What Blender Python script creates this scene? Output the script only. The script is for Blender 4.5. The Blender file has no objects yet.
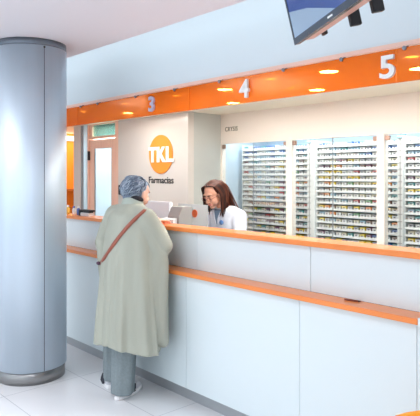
import bpy, bmesh, math, random
from mathutils import Vector as V, Matrix as M
from mathutils.bvhtree import BVHTree
random.seed(7)
C = bpy.context.scene.collection
PI = math.pi

# ------------------------------------------------------------------ materials
def mat(name, col, rough=.5, metal=0., spec=.5, noise=0., nscale=8., emit=None, estr=0., coat=0., trans=0., alpha=1., bump=0., sss=0., stretch=None):
    m = bpy.data.materials.new(name); m.use_nodes = True
    nt = m.node_tree; b = nt.nodes['Principled BSDF']
    b.inputs['Base Color'].default_value = (*col, 1)
    b.inputs['Roughness'].default_value = rough
    b.inputs['Metallic'].default_value = metal
    b.inputs['Specular IOR Level'].default_value = spec
    b.inputs['Coat Weight'].default_value = coat
    b.inputs['Coat Roughness'].default_value = .08
    b.inputs['Transmission Weight'].default_value = trans
    b.inputs['Alpha'].default_value = alpha
    if emit: b.inputs['Emission Color'].default_value = (*emit, 1); b.inputs['Emission Strength'].default_value = estr
    if noise or bump:
        tc = nt.nodes.new('ShaderNodeTexCoord'); mp = nt.nodes.new('ShaderNodeMapping')
        if stretch: mp.inputs['Scale'].default_value = stretch
        nz = nt.nodes.new('ShaderNodeTexNoise'); nz.inputs['Scale'].default_value = nscale; nz.inputs['Detail'].default_value = 4
        nt.links.new(tc.outputs['Object'], mp.inputs[0]); nt.links.new(mp.outputs[0], nz.inputs['Vector'])
        if noise:
            r = nt.nodes.new('ShaderNodeValToRGB')
            r.color_ramp.elements[0].position = .3; r.color_ramp.elements[1].position = .7
            r.color_ramp.elements[0].color = (*[max(0, c*(1-noise)) for c in col], 1)
            r.color_ramp.elements[1].color = (*[min(1, c*(1+noise)) for c in col], 1)
            nt.links.new(nz.outputs['Fac'], r.inputs[0]); nt.links.new(r.outputs[0], b.inputs['Base Color'])
        if bump:
            bp = nt.nodes.new('ShaderNodeBump'); bp.inputs['Strength'].default_value = bump; bp.inputs['Distance'].default_value = .01
            nt.links.new(nz.outputs['Fac'], bp.inputs['Height']); nt.links.new(bp.outputs[0], b.inputs['Normal'])
    return m

def srgb(r, g, b):
    f = lambda c: (c/255/12.92) if c/255 <= .04045 else ((c/255+.055)/1.055)**2.4
    return (f(r), f(g), f(b))

def glassy(name, tint, gloss=.12, diffuse=None, dmix=0., rough=.02):
    """thin sheet: tinted clear + reflection + optional body colour"""
    m = bpy.data.materials.new(name); m.use_nodes = True; nt = m.node_tree; nt.nodes.clear()
    out = nt.nodes.new('ShaderNodeOutputMaterial'); tr = nt.nodes.new('ShaderNodeBsdfTransparent')
    tr.inputs[0].default_value = (*tint, 1)
    gl = nt.nodes.new('ShaderNodeBsdfGlossy'); gl.inputs['Roughness'].default_value = rough
    cur = tr.outputs[0]
    if dmix:
        df = nt.nodes.new('ShaderNodeBsdfDiffuse'); df.inputs[0].default_value = (*diffuse, 1)
        tl = nt.nodes.new('ShaderNodeBsdfTranslucent'); tl.inputs[0].default_value = (*diffuse, 1)
        m0 = nt.nodes.new('ShaderNodeMixShader'); m0.inputs[0].default_value = .5
        nt.links.new(df.outputs[0], m0.inputs[1]); nt.links.new(tl.outputs[0], m0.inputs[2])
        m1 = nt.nodes.new('ShaderNodeMixShader'); m1.inputs[0].default_value = dmix
        nt.links.new(cur, m1.inputs[1]); nt.links.new(m0.outputs[0], m1.inputs[2]); cur = m1.outputs[0]
    fr = nt.nodes.new('ShaderNodeFresnel'); fr.inputs[0].default_value = 1.5
    mm = nt.nodes.new('ShaderNodeMath'); mm.operation = 'MULTIPLY'; mm.inputs[1].default_value = gloss/.12
    nt.links.new(fr.outputs[0], mm.inputs[0])
    m2 = nt.nodes.new('ShaderNodeMixShader'); nt.links.new(mm.outputs[0], m2.inputs[0])
    nt.links.new(cur, m2.inputs[1]); nt.links.new(gl.outputs[0], m2.inputs[2]); nt.links.new(m2.outputs[0], out.inputs[0])
    return m

WHITE = mat('white_laminate', srgb(222, 234, 238), .28, coat=.2)
WALLC = mat('bulkhead_paint', srgb(212, 224, 230), .7)
CEILC = mat('ceiling_paint', srgb(230, 229, 236), .8)
CREAM = mat('cream_paint', srgb(236, 226, 206), .6)
PEACH = mat('peach_panel', srgb(248, 238, 226), .5)
BEIGE = mat('beige_wall_panel', srgb(222, 214, 206), .25, coat=.35)
ORANGE = mat('orange_solid_surface', srgb(244, 142, 66), .35, coat=.3, noise=.04, nscale=3)
ORANGE_UPH = mat('orange_upholstery', srgb(240, 150, 30), .8, noise=.05, nscale=30)
GLOWTRIM = mat('pink_glow_trim', srgb(240, 205, 190), .5)
KICK = mat('brushed_kick_plate', srgb(176, 180, 184), .4, .5)
STEEL = mat('column_steel', srgb(206, 220, 232), .5, .6, noise=.05, nscale=2.2, stretch=(3, 3, .15))
STEEL_D = mat('collar_steel', srgb(120, 128, 138), .4, .7)
PLINTH = mat('plinth_steel', srgb(158, 158, 158), .3, .85)
BLACK = mat('black_plastic', (.012, .012, .014), .4)
DARK = mat('dark_gap', (.03, .03, .035), .8)
GREY = mat('grey_plastic', srgb(176, 174, 172), .45)
LGREY = mat('pale_plastic', srgb(228, 230, 232), .4)
DOORW = mat('peach_door_wood', srgb(252, 200, 176), .45, noise=.06, nscale=6, stretch=(6, 6, .6))
GREYF = mat('grey_door_frame', srgb(150, 150, 152), .5)
PILLAR = mat('grey_wood_pillar', srgb(222, 206, 196), .5, noise=.05, nscale=5, stretch=(8, 8, .5))
WARMW = mat('warm_wood', srgb(240, 160, 58), .5, noise=.12, nscale=4, stretch=(8, 8, .6))
FROST = glassy('frosted_glass', (.8, .9, .95), .12, srgb(226, 240, 248), .8, .1)
GREENG = glassy('green_glass', (.72, .9, .84), .14, srgb(170, 212, 200), .25)
CLEARG = glassy('clear_glass', (.985, .995, .99), .04)
ORGLASS = glassy('orange_glass', (1., .60, .24), .05, srgb(255, 142, 44), .46, .12)
ACRYL = glassy('acrylic', (.97, .98, .98), .05, srgb(244, 248, 250), .45)
LOGO_O = mat('logo_orange', srgb(246, 150, 50), .5)
LOGO_W = mat('logo_white', srgb(252, 250, 244), .5)
LOGO_K = mat('logo_black', srgb(40, 40, 44), .6)
NUMW = mat('numeral_white', srgb(240, 240, 240), .4)
NUMG = mat('numeral_grey', srgb(190, 188, 214), .4)
SIGNK = mat('sign_olive', srgb(96, 90, 62), .6)
BRASS = mat('clip_metal', srgb(190, 158, 140), .35, .6)
PENM = mat('pen_brown', srgb(120, 60, 45), .5)
LAMP = mat('lamp_white', (1, 1, 1), .5, emit=(1, .97, .92), estr=120)
LAMPY = mat('lamp_warm', (1, .9, .6), .5, emit=(1, .78, .36), estr=9)
STRIP = mat('strip_light', (1, 1, 1), .5, emit=(1, .93, .8), estr=3)
NICHE = mat('niche_white', srgb(200, 220, 236), .5)
TRAY = mat('tray_white', srgb(238, 240, 238), .35)

def floor_mat():
    m = mat('floor_tile', srgb(206, 208, 214), .22, coat=.15)
    nt = m.node_tree; b = nt.nodes['Principled BSDF']
    tc = nt.nodes.new('ShaderNodeTexCoord'); mp = nt.nodes.new('ShaderNodeMapping')
    mp.inputs['Location'].default_value = (.95, -1.6+.6*4, 0)
    br = nt.nodes.new('ShaderNodeTexBrick'); br.offset = 0; br.squash = 1
    br.inputs['Scale'].default_value = 1; br.inputs['Brick Width'].default_value = 1.0; br.inputs['Row Height'].default_value = .6
    br.inputs['Mortar Size'].default_value = .003; br.inputs['Mortar Smooth'].default_value = .2
    br.inputs['Color1'].default_value = (*srgb(246, 247, 250), 1); br.inputs['Color2'].default_value = (*srgb(242, 244, 247), 1)
    br.inputs['Mortar'].default_value = (*srgb(205, 208, 214), 1)
    nt.links.new(tc.outputs['Object'], mp.inputs[0]); nt.links.new(mp.outputs[0], br.inputs['Vector'])
    nt.links.new(br.outputs['Color'], b.inputs['Base Color'])
    return m
FLOOR = floor_mat()

# ------------------------------------------------------------------ mesh helpers
def box(bm, x0, x1, y0, y1, z0, z1, bev=0., mi=0):
    b2 = bmesh.new()
    vs = [b2.verts.new((x, y, z)) for x in (x0, x1) for y in (y0, y1) for z in (z0, z1)]
    for f in ((0, 1, 3, 2), (4, 6, 7, 5), (0, 4, 5, 1), (2, 3, 7, 6), (0, 2, 6, 4), (1, 5, 7, 3)):
        b2.faces.new([vs[i] for i in f])
    bmesh.ops.recalc_face_normals(b2, faces=b2.faces[:])
    if bev: bmesh.ops.bevel(b2, geom=b2.edges[:], offset=bev, segments=2, affect='EDGES', clamp_overlap=True)
    for f in b2.faces: f.material_index = mi
    join(bm, b2)

def join(bm, b2, mtx=None):
    if mtx is not None: b2.transform(mtx)
    me = bpy.data.meshes.new('tmp'); b2.to_mesh(me); b2.free(); bm.from_mesh(me); bpy.data.meshes.remove(me)

def cyl(bm, p0, p1, r0, r1=None, n=20, mi=0, caps=True):
    p0, p1 = V(p0), V(p1); r1 = r0 if r1 is None else r1
    d = p1-p0
    b2 = bmesh.new(); bmesh.ops.create_cone(b2, cap_ends=caps, segments=n, radius1=r0, radius2=r1, depth=d.length)
    for f in b2.faces: f.material_index = mi
    join(bm, b2, M.Translation((p0+p1)/2) @ V((0, 0, 1)).rotation_difference(d).to_matrix().to_4x4())

def ell(bm, c, r, rot=None, n=16, mi=0):
    b2 = bmesh.new(); bmesh.ops.create_uvsphere(b2, u_segments=n, v_segments=max(6, n//2+2), radius=1)
    for f in b2.faces: f.material_index = mi
    if not hasattr(r, '__len__'): r = (r, r, r)
    mt = M.Translation(V(c)) @ (rot.to_4x4() if rot else M.Identity(4)) @ M.Diagonal((*r, 1))
    join(bm, b2, mt)

def chain(bm, pts, n=16):
    """tapered limb through (point, radius) pairs"""
    for (p, r) in pts: ell(bm, p, r, n=n)
    for (p, r), (q, s) in zip(pts, pts[1:]): 
        if (V(p)-V(q)).length > 1e-4: cyl(bm, p, q, r, s, n=n)

def loft(bm, rings, cap=True, mi=0):
    R = [[bm.verts.new(p) for p in ring] for ring in rings]; n = len(R[0]); fs = []
    for a, b in zip(R, R[1:]):
        for i in range(n): fs.append(bm.faces.new((a[i], a[(i+1) % n], b[(i+1) % n], b[i])))
    if cap: fs.append(bm.faces.new(R[0][::-1])); fs.append(bm.faces.new(R[-1]))
    for f in fs: f.material_index = mi
    bmesh.ops.recalc_face_normals(bm, faces=fs)

def tube(bm, pts, rad, n=8, flat=1., mi=0):
    pts = [V(p) for p in pts]; rings = []
    up = V((0, 0, 1))
    for i, p in enumerate(pts):
        t = (pts[min(i+1, len(pts)-1)]-pts[max(i-1, 0)]).normalized()
        a = t.cross(up)
        if a.length < .1: a = t.cross(V((0, 1, 0)))
        a.normalize(); b = t.cross(a)
        r = rad(i/(len(pts)-1)) if callable(rad) else rad
        rings.append([p+a*r*math.cos(2*PI*k/n)+b*r*flat*math.sin(2*PI*k/n) for k in range(n)])
    loft(bm, rings, mi=mi)

def obj(name, bm, mats, parent=None, smooth=False):
    me = bpy.data.meshes.new(name)
    if isinstance(bm, bpy.types.Mesh): me = bm
    else: bm.to_mesh(me); bm.free()
    for m in (mats if isinstance(mats, (list, tuple)) else [mats]): me.materials.append(m)
    if smooth:
        for p in me.polygons: p.use_smooth = True
    o = bpy.data.objects.new(name, me); C.objects.link(o)
    if parent: o.parent = parent; o.matrix_parent_inverse = M.Translation(-parent.location) if parent.type == 'EMPTY' and parent.rotation_euler.z == 0 else M.Identity(4)
    return o

def tag(o, label, cat, group=None, kind=None):
    if label: o['label'] = label
    if cat: o['category'] = cat
    if group: o['group'] = group
    if kind: o['kind'] = kind
    return o

def thing(name, label, cat, loc=(0, 0, 0), group=None):
    o = bpy.data.objects.new(name, None); C.objects.link(o); o.location = loc; o.empty_display_size = .1
    return tag(o, label, cat, group)

def struct(name, bm, m, parent=None, label=None):
    o = obj(name, bm, m, parent)
    if not parent: o['kind'] = 'structure'
    if label: o['label'] = label
    return o
def B(*a, **k):
    bm = bmesh.new(); box(bm, *a, **k); return bm

def remesh(bm, voxel, smooth=6):
    me = bpy.data.meshes.new('r'); bm.to_mesh(me); bm.free()
    o = bpy.data.objects.new('r', me); C.objects.link(o)
    r = o.modifiers.new('r', 'REMESH'); r.mode = 'VOXEL'; r.voxel_size = voxel
    s = o.modifiers.new('s', 'SMOOTH'); s.factor = .5; s.iterations = smooth
    dg = bpy.context.evaluated_depsgraph_get(); dg.update()
    out = bpy.data.meshes.new_from_object(o.evaluated_get(dg))
    bpy.data.objects.remove(o); 
    out.materials.clear()
    return out

def text_mesh(s, size, extrude=.003, offset=0., spc=1.):
    cu = bpy.data.curves.new('t', 'FONT'); cu.body = s; cu.size = size; cu.extrude = extrude; cu.offset = offset
    cu.space_character = spc; cu.align_x = 'CENTER'; cu.align_y = 'CENTER'
    o = bpy.data.objects.new('t', cu); C.objects.link(o)
    dg = bpy.context.evaluated_depsgraph_get(); dg.update()
    me = bpy.data.meshes.new_from_object(o.evaluated_get(dg)); bpy.data.objects.remove(o); me.materials.clear()
    return me

def place_text(name, s, x, y, z, h, m, parent=None, width=None, offset=0., extrude=.003, italic=0.):
    """upright lettering on a plane facing -Y, height h, optional width"""
    me = text_mesh(s, 1., .01, offset, 1.12 if s == 'CRYSIS' else 1.)
    xs = [v.co.x for v in me.vertices]; ys = [v.co.y for v in me.vertices]
    sx = h/(max(ys)-min(ys)) if width is None else width/(max(xs)-min(xs)); sy = h/(max(ys)-min(ys))
    cx, cy = (max(xs)+min(xs))/2, (max(ys)+min(ys))/2
    for v in me.vertices:
        X, Y, Z = v.co
        v.co = (x+(X-cx)*sx+(Y-cy)*sy*italic, y-(Z/.01)*extrude, z+(Y-cy)*sy)
    return obj(name, me, m, parent)

# ------------------------------------------------------------------ room shell
H_EYE = 1.58
ZC, ZS = 2.617, 2.25            # lobby ceiling, pharmacy soffit
YB, YT, YW = 2.70, 3.78, 4.25   # bulkhead face, sign wall, cabinet wall
struct('floor', B(-8.2, 3, -4.2, 6.2, -.1, 0), FLOOR)
struct('ceiling', B(-8.2, 3, -4.2, 2.39, ZC, ZC+.1), CEILC)
struct('ceiling', B(-8.2, 3, 2.0, 2.7, 2.98, 3.05), WALLC)
struct('ceiling', B(-8.2, 3, YB+.12, 6.2, ZS, ZS+.1), CREAM)
struct('wall_front', B(-8.2, 3, YB, YB+.12, ZS, 3.05), WALLC)
struct('trim_glow', B(-8.2, 3, YB-.012, YB, ZS-.002, ZS+.024), GLOWTRIM)  # added strip, its pink paints the orange glow above the glass
struct('wall_left', B(-8.3, -8.2, -4.2, 6.2, 0, 3.05), WALLC)
struct('wall_right', B(3, 3.1, -4.2, 6.2, 0, 3.05), WALLC)
bm = bmesh.new()
box(bm, -8.2, 3, -4.3, -4.2, 0, .5); box(bm, -8.2, 3, -4.3, -4.2, 2.5, 3.05)
for x in (-8.2, -4.5, -.8, 2.9): box(bm, x, x+.1, -4.3, -4.2, .5, 2.5)
struct('wall_rear', bm, WALLC)
struct('window_1', B(-8.1, 2.9, -4.27, -4.25, .5, 2.5), CLEARG)
# sign wall with its return, door wall
bm = bmesh.new()
box(bm, -5.835, -4.505, YT, YT+.08, 0, ZS)
struct('wall_sign', bm, BEIGE)
struct('wall_return', B(-4.585, -4.505, YT+.08, YW, 0, ZS), mat('return_panel', srgb(204, 206, 200), .15, coat=.6))
# crysis wall : header + posts round the glass cabinets
bm = bmesh.new()
box(bm, -4.56, 3, YW, YW+.06, 1.925, ZS)
struct('wall_header', bm, PEACH)
for a, b in ((-4.56, -4.487), (-3.57, -3.496), (-2.572, -2.5), (-1.575, -1.5), (-1.5, 3)):
    struct('wall_post', B(a, b, YW, YW+.06, .0, 1.925), PEACH)
struct('wall_base', B(-4.487, -1.575, YW, YW+.06, 0, .795), PEACH)
bm = bmesh.new()
box(bm, -4.53, -4.487, YW+.06, YW+.75, .8, 2.15); box(bm, -1.5, -1.45, YW+.06, YW+.75, .8, 2.15)
box(bm, -4.53, -1.45, YW+.75, YW+.8, .8, 2.15); box(bm, -4.487, -1.5, YW+.06, YW+.75, .76, .8)
box(bm, -4.487, -1.5, YW+.06, YW+.75, 2.12, 2.15)
struct('wall_niche', bm, NICHE)
struct('wall_end', B(-8.2, 3, 6.1, 6.2, 0, ZS), WALLC)

# door wall : pillar, frames, sidelight, transom, door
bm = bmesh.new(); box(bm, -6.944, -6.759, YT, YT+.12, 0, ZS)
struct('wall_pillar', bm, PILLAR)
struct('trim_2', B(-6.759, -6.677, YT+.01, YT+.10, 0, ZS), GREYF)
struct('trim_3', B(-6.574, -6.548, YT+.0, YT+.10, 0, ZS), DOORW)
struct('trim_4', B(-5.906, -5.834, YT+.0, YT+.10, 0, ZS), DOORW)
struct('trim_5', B(-8.115, -5.701, 3.28, 3.34, 2.185, ZS), mat('terracotta_beam', srgb(190, 84, 60), .6))
struct('window_2', B(-6.677, -6.574, YT+.001, YT+.010, 0, ZS), FROST)
w3 = bpy.data.objects.new('window_3', None); C.objects.link(w3); w3['kind'] = 'structure'
bm = bmesh.new()
box(bm, -6.548, -5.906, YT+.01, YT+.09, 2.057, 2.088); box(bm, -6.548, -5.906, YT+.01, YT+.09, 2.235, ZS)
box(bm, -6.548, -6.482, YT+.02, YT+.08, 2.088, 2.235); 
obj('window_frame', bm, DOORW, w3)
obj('window_pane', B(-6.482, -5.906, YT+.04, YT+.05, 2.088, 2.235), GREENG, w3)
d1 = bpy.data.objects.new('door_1', None); C.objects.link(d1); d1['kind'] = 'structure'
d1['label'] = 'peach wooden door with tall frosted glass pane'
bm = bmesh.new()
box(bm, -6.543, -6.435, YT+.02, YT+.06, 0.01, 2.045); box(bm, -6.019, -5.932, YT+.02, YT+.06, 0.01, 2.045)
box(bm, -6.435, -6.019, YT+.02, YT+.06, 1.93, 2.045); box(bm, -6.435, -6.019, YT+.02, YT+.06, .01, .2)
obj('door_frame', bm, DOORW, d1)
bm = bmesh.new(); box(bm, -6.435, -6.416, YT+.025, YT+.055, .2, 1.93); box(bm, -6.035, -6.019, YT+.025, YT+.055, .2, 1.93); box(bm, -5.932, -5.912, YT+.03, YT+.06, 0.01, 2.045)
obj('glazing_bead', bm, GREYF, d1)
obj('door_pane', B(-6.416, -6.035, YT+.03, YT+.045, .2, 1.93), FROST, d1)
bm = bmesh.new(); box(bm, -6.559, -6.538, YT-.01, YT+.03, 1.78, 1.90, .003)
obj('door_hinge', bm, BLACK, d1)
bm = bmesh.new(); cyl(bm, (-5.978, YT+.02, 1.02), (-5.978, YT-.03, 1.02), .01); cyl(bm, (-5.978, YT-.03, 1.02), (-6.091, YT-.03, 1.02), .009)
obj('door_handle', bm, KICK, d1)
# warm lit room left of the pillar
struct('wall_warm', B(-8.2, -6.76, 5.0, 5.06, 0, ZS), WARMW)
struct('wall_warm', B(-8.2, -8.14, 3.5, 5.0, 0, ZS), WARMW)
struct('wall_warm', B(-6.84, -6.76, YT+.12, 5.0, 0, ZS), PILLAR)
struct('wall_store', B(-6.76, -4.60, 5.2, 5.26, 0, ZS), WHITE)

# card reader beside the door
t = thing('wall_switch', 'small black card reader on the beige wall just right of the door', 'switch', (-5.742, YT, 1.42))
bm = bmesh.new(); box(bm, -5.793, -5.696, YT-.03, YT, 1.345, 1.465, .006); obj('case', bm, BLACK, t)
obj('button', B(-5.768, -5.722, YT-.036, YT-.03, 1.42, 1.445, .002), STEEL_D, t)

# ------------------------------------------------------------------ logo
LX, LZ = -5.03, 1.815
# centre of the disc in X from pixel 161 on the sign wall
k = (161-210)/560; LX = (.672*YT*k-.74*YT)/(.672+.74*k)
t = thing('wall_logo', 'round orange TKL Farmacias logo on the beige wall', 'sign', (LX, YT, 1.4))
bm = bmesh.new(); cyl(bm, (LX, YT, LZ), (LX, YT-.008, LZ), .216, n=64); obj('logo_disc', bm, LOGO_O, t)
bm = bmesh.new(); y0, y1 = YT-.016, YT-.008
def poly(bm, pts, y0, y1):
    a = [bm.verts.new((x, y0, z)) for x, z in pts]; b = [bm.verts.new((x, y1, z)) for x, z in pts]
    n = len(pts); fs = [bm.faces.new(a), bm.faces.new(b[::-1])]
    for i in range(n): fs.append(bm.faces.new((a[i], b[i], b[(i+1) % n], a[(i+1) % n])))
    bmesh.ops.recalc_face_normals(bm, faces=fs)
zt, zb = LZ+.085, LZ-.088
# T
poly(bm, [(LX-.215, zt), (LX-.07, zt), (LX-.07, zt-.036), (LX-.12, zt-.036), (LX-.12, zb), (LX-.165, zb), (LX-.165, zt-.036), (LX-.215, zt-.036)], y0, y1)
# K
poly(bm, [(LX-.06, zt), (LX-.015, zt), (LX-.015, LZ+.02), (LX+.035, zt), (LX+.09, zt), (LX+.025, LZ+.005), (LX+.1, zb), (LX+.045, zb), (LX-.015, LZ-.015), (LX-.015, zb), (LX-.06, zb)], y0, y1)
# L
poly(bm, [(LX+.105, zt), (LX+.15, zt), (LX+.15, zb+.037), (LX+.24, zb+.037), (LX+.24, zb), (LX+.105, zb)], y0, y1)
obj('logo_letters', bm, LOGO_W, t)
place_text('logo_caption', 'Farmacias', LX, YT, LZ-.285, .075, LOGO_K, t, width=.45, offset=.012, extrude=.004)

# ------------------------------------------------------------------ service counter
ct = thing('service_counter', 'long white service counter with two orange ledges, customer leaning on it', 'counter', (-3.6, 2.7, 0))
XL, XR = -6.6, -.9
bm = bmesh.new(); box(bm, XL, XR, 2.55, 2.60, 0, .098); obj('kick_plate', bm, KICK, ct)
xs = [XL]+[-6, -5, -4, -3, -2, -1.3, XR]
for a, b in zip(xs, xs[1:]):
    obj('lower_panel', B(a+.0015, b-.0015, 2.50, 2.60, .098, .882), WHITE, ct)
    obj('upper_panel', B(a+.0015, b-.0015, 2.60, 2.64, .912, 1.175), WHITE, ct)
obj('panel_backing', B(XL, XR, 2.605, 2.66, .1, 1.17), DARK, ct)
bm = bmesh.new(); box(bm, XL, -1.275, 2.46, 2.60, .884, .912, .004); obj('lower_ledge', bm, ORANGE, ct)
obj('ledge_end', B(-1.275, -1.262, 2.46, 2.60, .878, .918), WHITE, ct)
bm = bmesh.new(); box(bm, XL, -1.27, 2.56, 2.74, 1.175, 1.205, .004); obj('upper_ledge', bm, ORANGE, ct)
dk = thing('staff_worktop', 'pale staff worktop behind the counter carrying the monitor and printer', 'worktop', (-3.6, 2.95, 0))
bm = bmesh.new(); box(bm, XL, XR, 2.742, 3.22, .97, 1.0, .003); obj('worktop', bm, LGREY, dk)
for x in (-6.55, -5.2, -2.2, -.95): obj('support_panel', B(x-.02, x+.02, 2.75, 3.15, 0.0, .97), WHITE, dk)

# pen on the lower ledge
t = thing('pen', 'short dark brown pen lying on the lower orange ledge', 'pen', (-1.70, 2.55, .912))
bm = bmesh.new(); cyl(bm, (-1.735, 2.55, .917), (-1.66, 2.565, .917), .0048, n=10); obj('barrel', bm, PENM, t)
bm = bmesh.new(); cyl(bm, (-1.66, 2.565, .917), (-1.645, 2.568, .917), .0045, .001, n=10); obj('tip', bm, BLACK, t)

# bottles and stand on the upper ledge, left
BLUE = mat('bottle_blue', srgb(96, 120, 190), .4); YEL = mat('jar_yellow', srgb(236, 196, 90), .4)
def bottle(px, y, h, r, body, capm, label):
    k = (px-210)/560; x = (.672*y*k-.74*y)/(.672+.74*k); z = 1.205
    t = thing('bottle', label, 'bottle', (x, y, z), 'bottles on the upper ledge by the column')
    bm = bmesh.new()
    prof = [(r*.9, 0), (r, .004), (r, h*.62), (r*.85, h*.7), (r*.5, h*.75), (r*.5, h*.78)]
    loft(bm, [[(x+q*math.cos(a*PI/10), y+q*math.sin(a*PI/10), z+zz) for a in range(20)] for q, zz in prof])
    obj('bottle_body', bm, body, t, True)
    bm = bmesh.new(); cyl(bm, (x, y, z+h*.78), (x, y, z+h), r*.6); obj('cap', bm, capm, t)
bottle(68, 2.66, .085, .019, YEL, LGREY, 'small yellow bottle nearest the column on the upper ledge')
bottle(74, 2.66, .08, .017, LGREY, BLUE, 'white bottle with blue cap, left of a similar pair on the upper ledge')
bottle(78.5, 2.65, .085, .017, BLUE, LGREY, 'blue bottle with white cap beside the black stand on the upper ledge')
t = thing('tape_dispenser', 'low pale desk stand with black top bar on upper ledge by the column', 'desk stand', (-4.6, 2.65, 1.205))
bm = bmesh.new(); box(bm, -4.69, -4.54, 2.62, 2.68, 1.205, 1.235, .004); obj('base', bm, LGREY, t)
bm = bmesh.new(); box(bm, -4.71, -4.52, 2.62, 2.68, 1.245, 1.262, .004); box(bm, -4.715, -4.70, 2.62, 2.68, 1.205, 1.262); box(bm, -4.66, -4.54, 2.63, 2.67, 1.235, 1.246); obj('top_bar', bm, BLACK, t)

# monitor seen from behind
t = thing('computer_monitor', 'white computer monitor seen from behind, beyond the customer', 'monitor', (-4.0, 3.0, 1.0))
bm = bmesh.new(); box(bm, -4.24, -3.80, 2.985, 3.02, 1.06, 1.352, .008); obj('monitor_case', bm, mat('monitor_white', srgb(246, 249, 252), .4), t)
obj('screen', B(-4.225, -3.815, 3.02, 3.022, 1.075, 1.337), BLACK, t)
bm = bmesh.new(); box(bm, -4.05, -3.98, 3.0, 3.04, 1.01, 1.1, .004); box(bm, -4.12, -3.91, 2.93, 3.1, 1.0, 1.012, .004); obj('stand', bm, GREY, t)
# receipt printer
t = thing('receipt_printer', 'grey wedge receipt printer with white front beside the monitor', 'printer', (-3.64, 2.9, 1.0))
bm = bmesh.new()
def wedge(bm, x0, x1, pts):
    a = [bm.verts.new((x0, y, z)) for y, z in pts]; b = [bm.verts.new((x1, y, z)) for y, z in pts]; n = len(pts)
    fs = [bm.faces.new(a), bm.faces.new(b[::-1])]
    for i in range(n): fs.append(bm.faces.new((a[i], b[i], b[(i+1) % n], a[(i+1) % n])))
    bmesh.ops.recalc_face_normals(bm, faces=fs)
wedge(bm, -3.63, -3.49, [(2.83, 1.0), (2.97, 1.0), (2.97, 1.325), (2.87, 1.325), (2.83, 1.25)])
obj('printer_case', bm, mat('printer_grey', srgb(150, 148, 146), .5), t)
bm = bmesh.new(); wedge(bm, -3.66, -3.51, [(2.79, 1.14), (2.83, 1.14), (2.83, 1.235), (2.79, 1.225)]); obj('paper_tray', bm, LGREY, t)
# acrylic screen with orange sticker
t = thing('acrylic_screen', 'clear acrylic desk screen with an orange round sticker beside the pharmacist', 'desk screen', (-3.56, 3.0, 1.0))
bm = bmesh.new(); box(bm, -3.78, -3.40, 3.06, 3.066, 1.0, 1.338, .001); obj('sheet', bm, ACRYL, t)
kx = (194.5-210)/560; sx = (.672*3.055*kx-.74*3.055)/(.672+.74*kx)
bm = bmesh.new(); cyl(bm, (sx, 3.059, 1.262), (sx, 3.056, 1.262), .034, n=32); obj('sticker', bm, mat('sticker_orange', srgb(238, 108, 50), .5), t)
obj('foot', B(-3.76, -3.70, 3.02, 3.10, 1.0, 1.008), GREY, t); obj('foot', B(-3.48, -3.42, 3.02, 3.10, 1.0, 1.008), GREY, t)

# ------------------------------------------------------------------ orange glass fascia
YG = 2.66; GZ0, GZ1 = 2.06, 2.236
joints = [-6.466, -4.81, -3.154, -1.498, .158]
fas = []
names = {0: 'orange glass fascia panel at the left end, beside the column', 1: 'orange glass fascia panel carrying the number 3',
         2: 'orange glass fascia panel carrying the number 4', 3: 'orange glass fascia panel at the right edge, just past the number 5'}
names[2] = 'long orange glass fascia panel carrying the numbers 4 and 5'
for i, (a, b) in enumerate(zip(joints, joints[1:])):
    t = thing('fascia_sign', names[i], 'sign panel', ((a+b)/2, YG, GZ0), 'orange glass fascia panels over the counter')
    bm = bmesh.new(); box(bm, a+.002, b-.002, YG, YG+.008, GZ0, GZ1); obj('glass_sheet', bm, ORGLASS, t); fas.append(t)
for px in (81, 98, 136, 175, 220, 284, 342, 405):
    k = (px-210)/560; x = (.672*YG*k-.74*YG)/(.672+.74*k)
    i = max(j for j in range(4) if joints[j] <= x)
    bm = bmesh.new(); cyl(bm, (x, YG-.006, GZ1-.006), (x, YB-.012, GZ1+.006), .007, n=12); cyl(bm, (x, YG-.012, GZ1-.006), (x, YG-.002, GZ1-.006), .011, n=14)
    obj('standoff', bm, STEEL_D, fas[i])
for s, px, zc_, mm in (('3', 152.6, 2.148, NUMG), ('4', 245.5, 2.152, NUMW), ('5', 388.5, 2.146, NUMW)):
    k = (px-210)/560; x = (.672*YG*k-.74*YG)/(.672+.74*k)
    o = place_text('number_sign', s, x, YG-.010, zc_, .121, mm, None, width={'3': .07, '4': .085, '5': .086}[s], offset=.022, extrude=.009)
    tag(o, {'3': 'lavender grey number 3 on the orange glass band', '4': 'white number 4 on the orange glass band', '5': 'large white number 5 on the orange glass band'}[s], 'number sign', 'counter numbers on the orange band')

# ------------------------------------------------------------------ downlights in the pharmacy soffit
def downlight(x, y, r, m, label, z=ZS, power=0, col=(1, .97, .93), grp='downlights in the soffit behind the orange glass', ang=120):
    t = thing('ceiling_light', label, 'ceiling light', (x, y, z-.004), grp)
    bm = bmesh.new()
    n = 32; rings = []
    for q, zz in ((r*1.0, z-.001), (r*1.25, z-.001), (r*1.25, z-.006), (r*1.0, z-.006)):
        rings.append([(x+q*math.cos(2*PI*a/n), y+q*math.sin(2*PI*a/n), zz) for a in range(n)])
    rings.append(rings[0]); loft(bm, rings, cap=False); obj('trim_ring', bm, LGREY, t)
    bm = bmesh.new(); cyl(bm, (x, y, z-.001), (x, y, z-.004), r, n=32); obj('diffuser', bm, m, t)
    if power:
        l = bpy.data.lights.new('spot', 'SPOT'); l.energy = power; l.color = col; l.spot_size = math.radians(ang); l.spot_blend = .8; l.shadow_soft_size = r
        lo = bpy.data.objects.new('spot_lamp', l); C.objects.link(lo); lo.location = (x, y, z-.02)
def gp(px, py, z=ZS):
    zc = (z-H_EYE)*560/(175.5-py); cx = (px-210)/560*zc
    return zc*-.74+cx*.672, zc*.672+cx*.74
whites = [(329, 71), (225, 89), (317, 89.5), (233, 102.5), (419.5, 68)]
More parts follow.
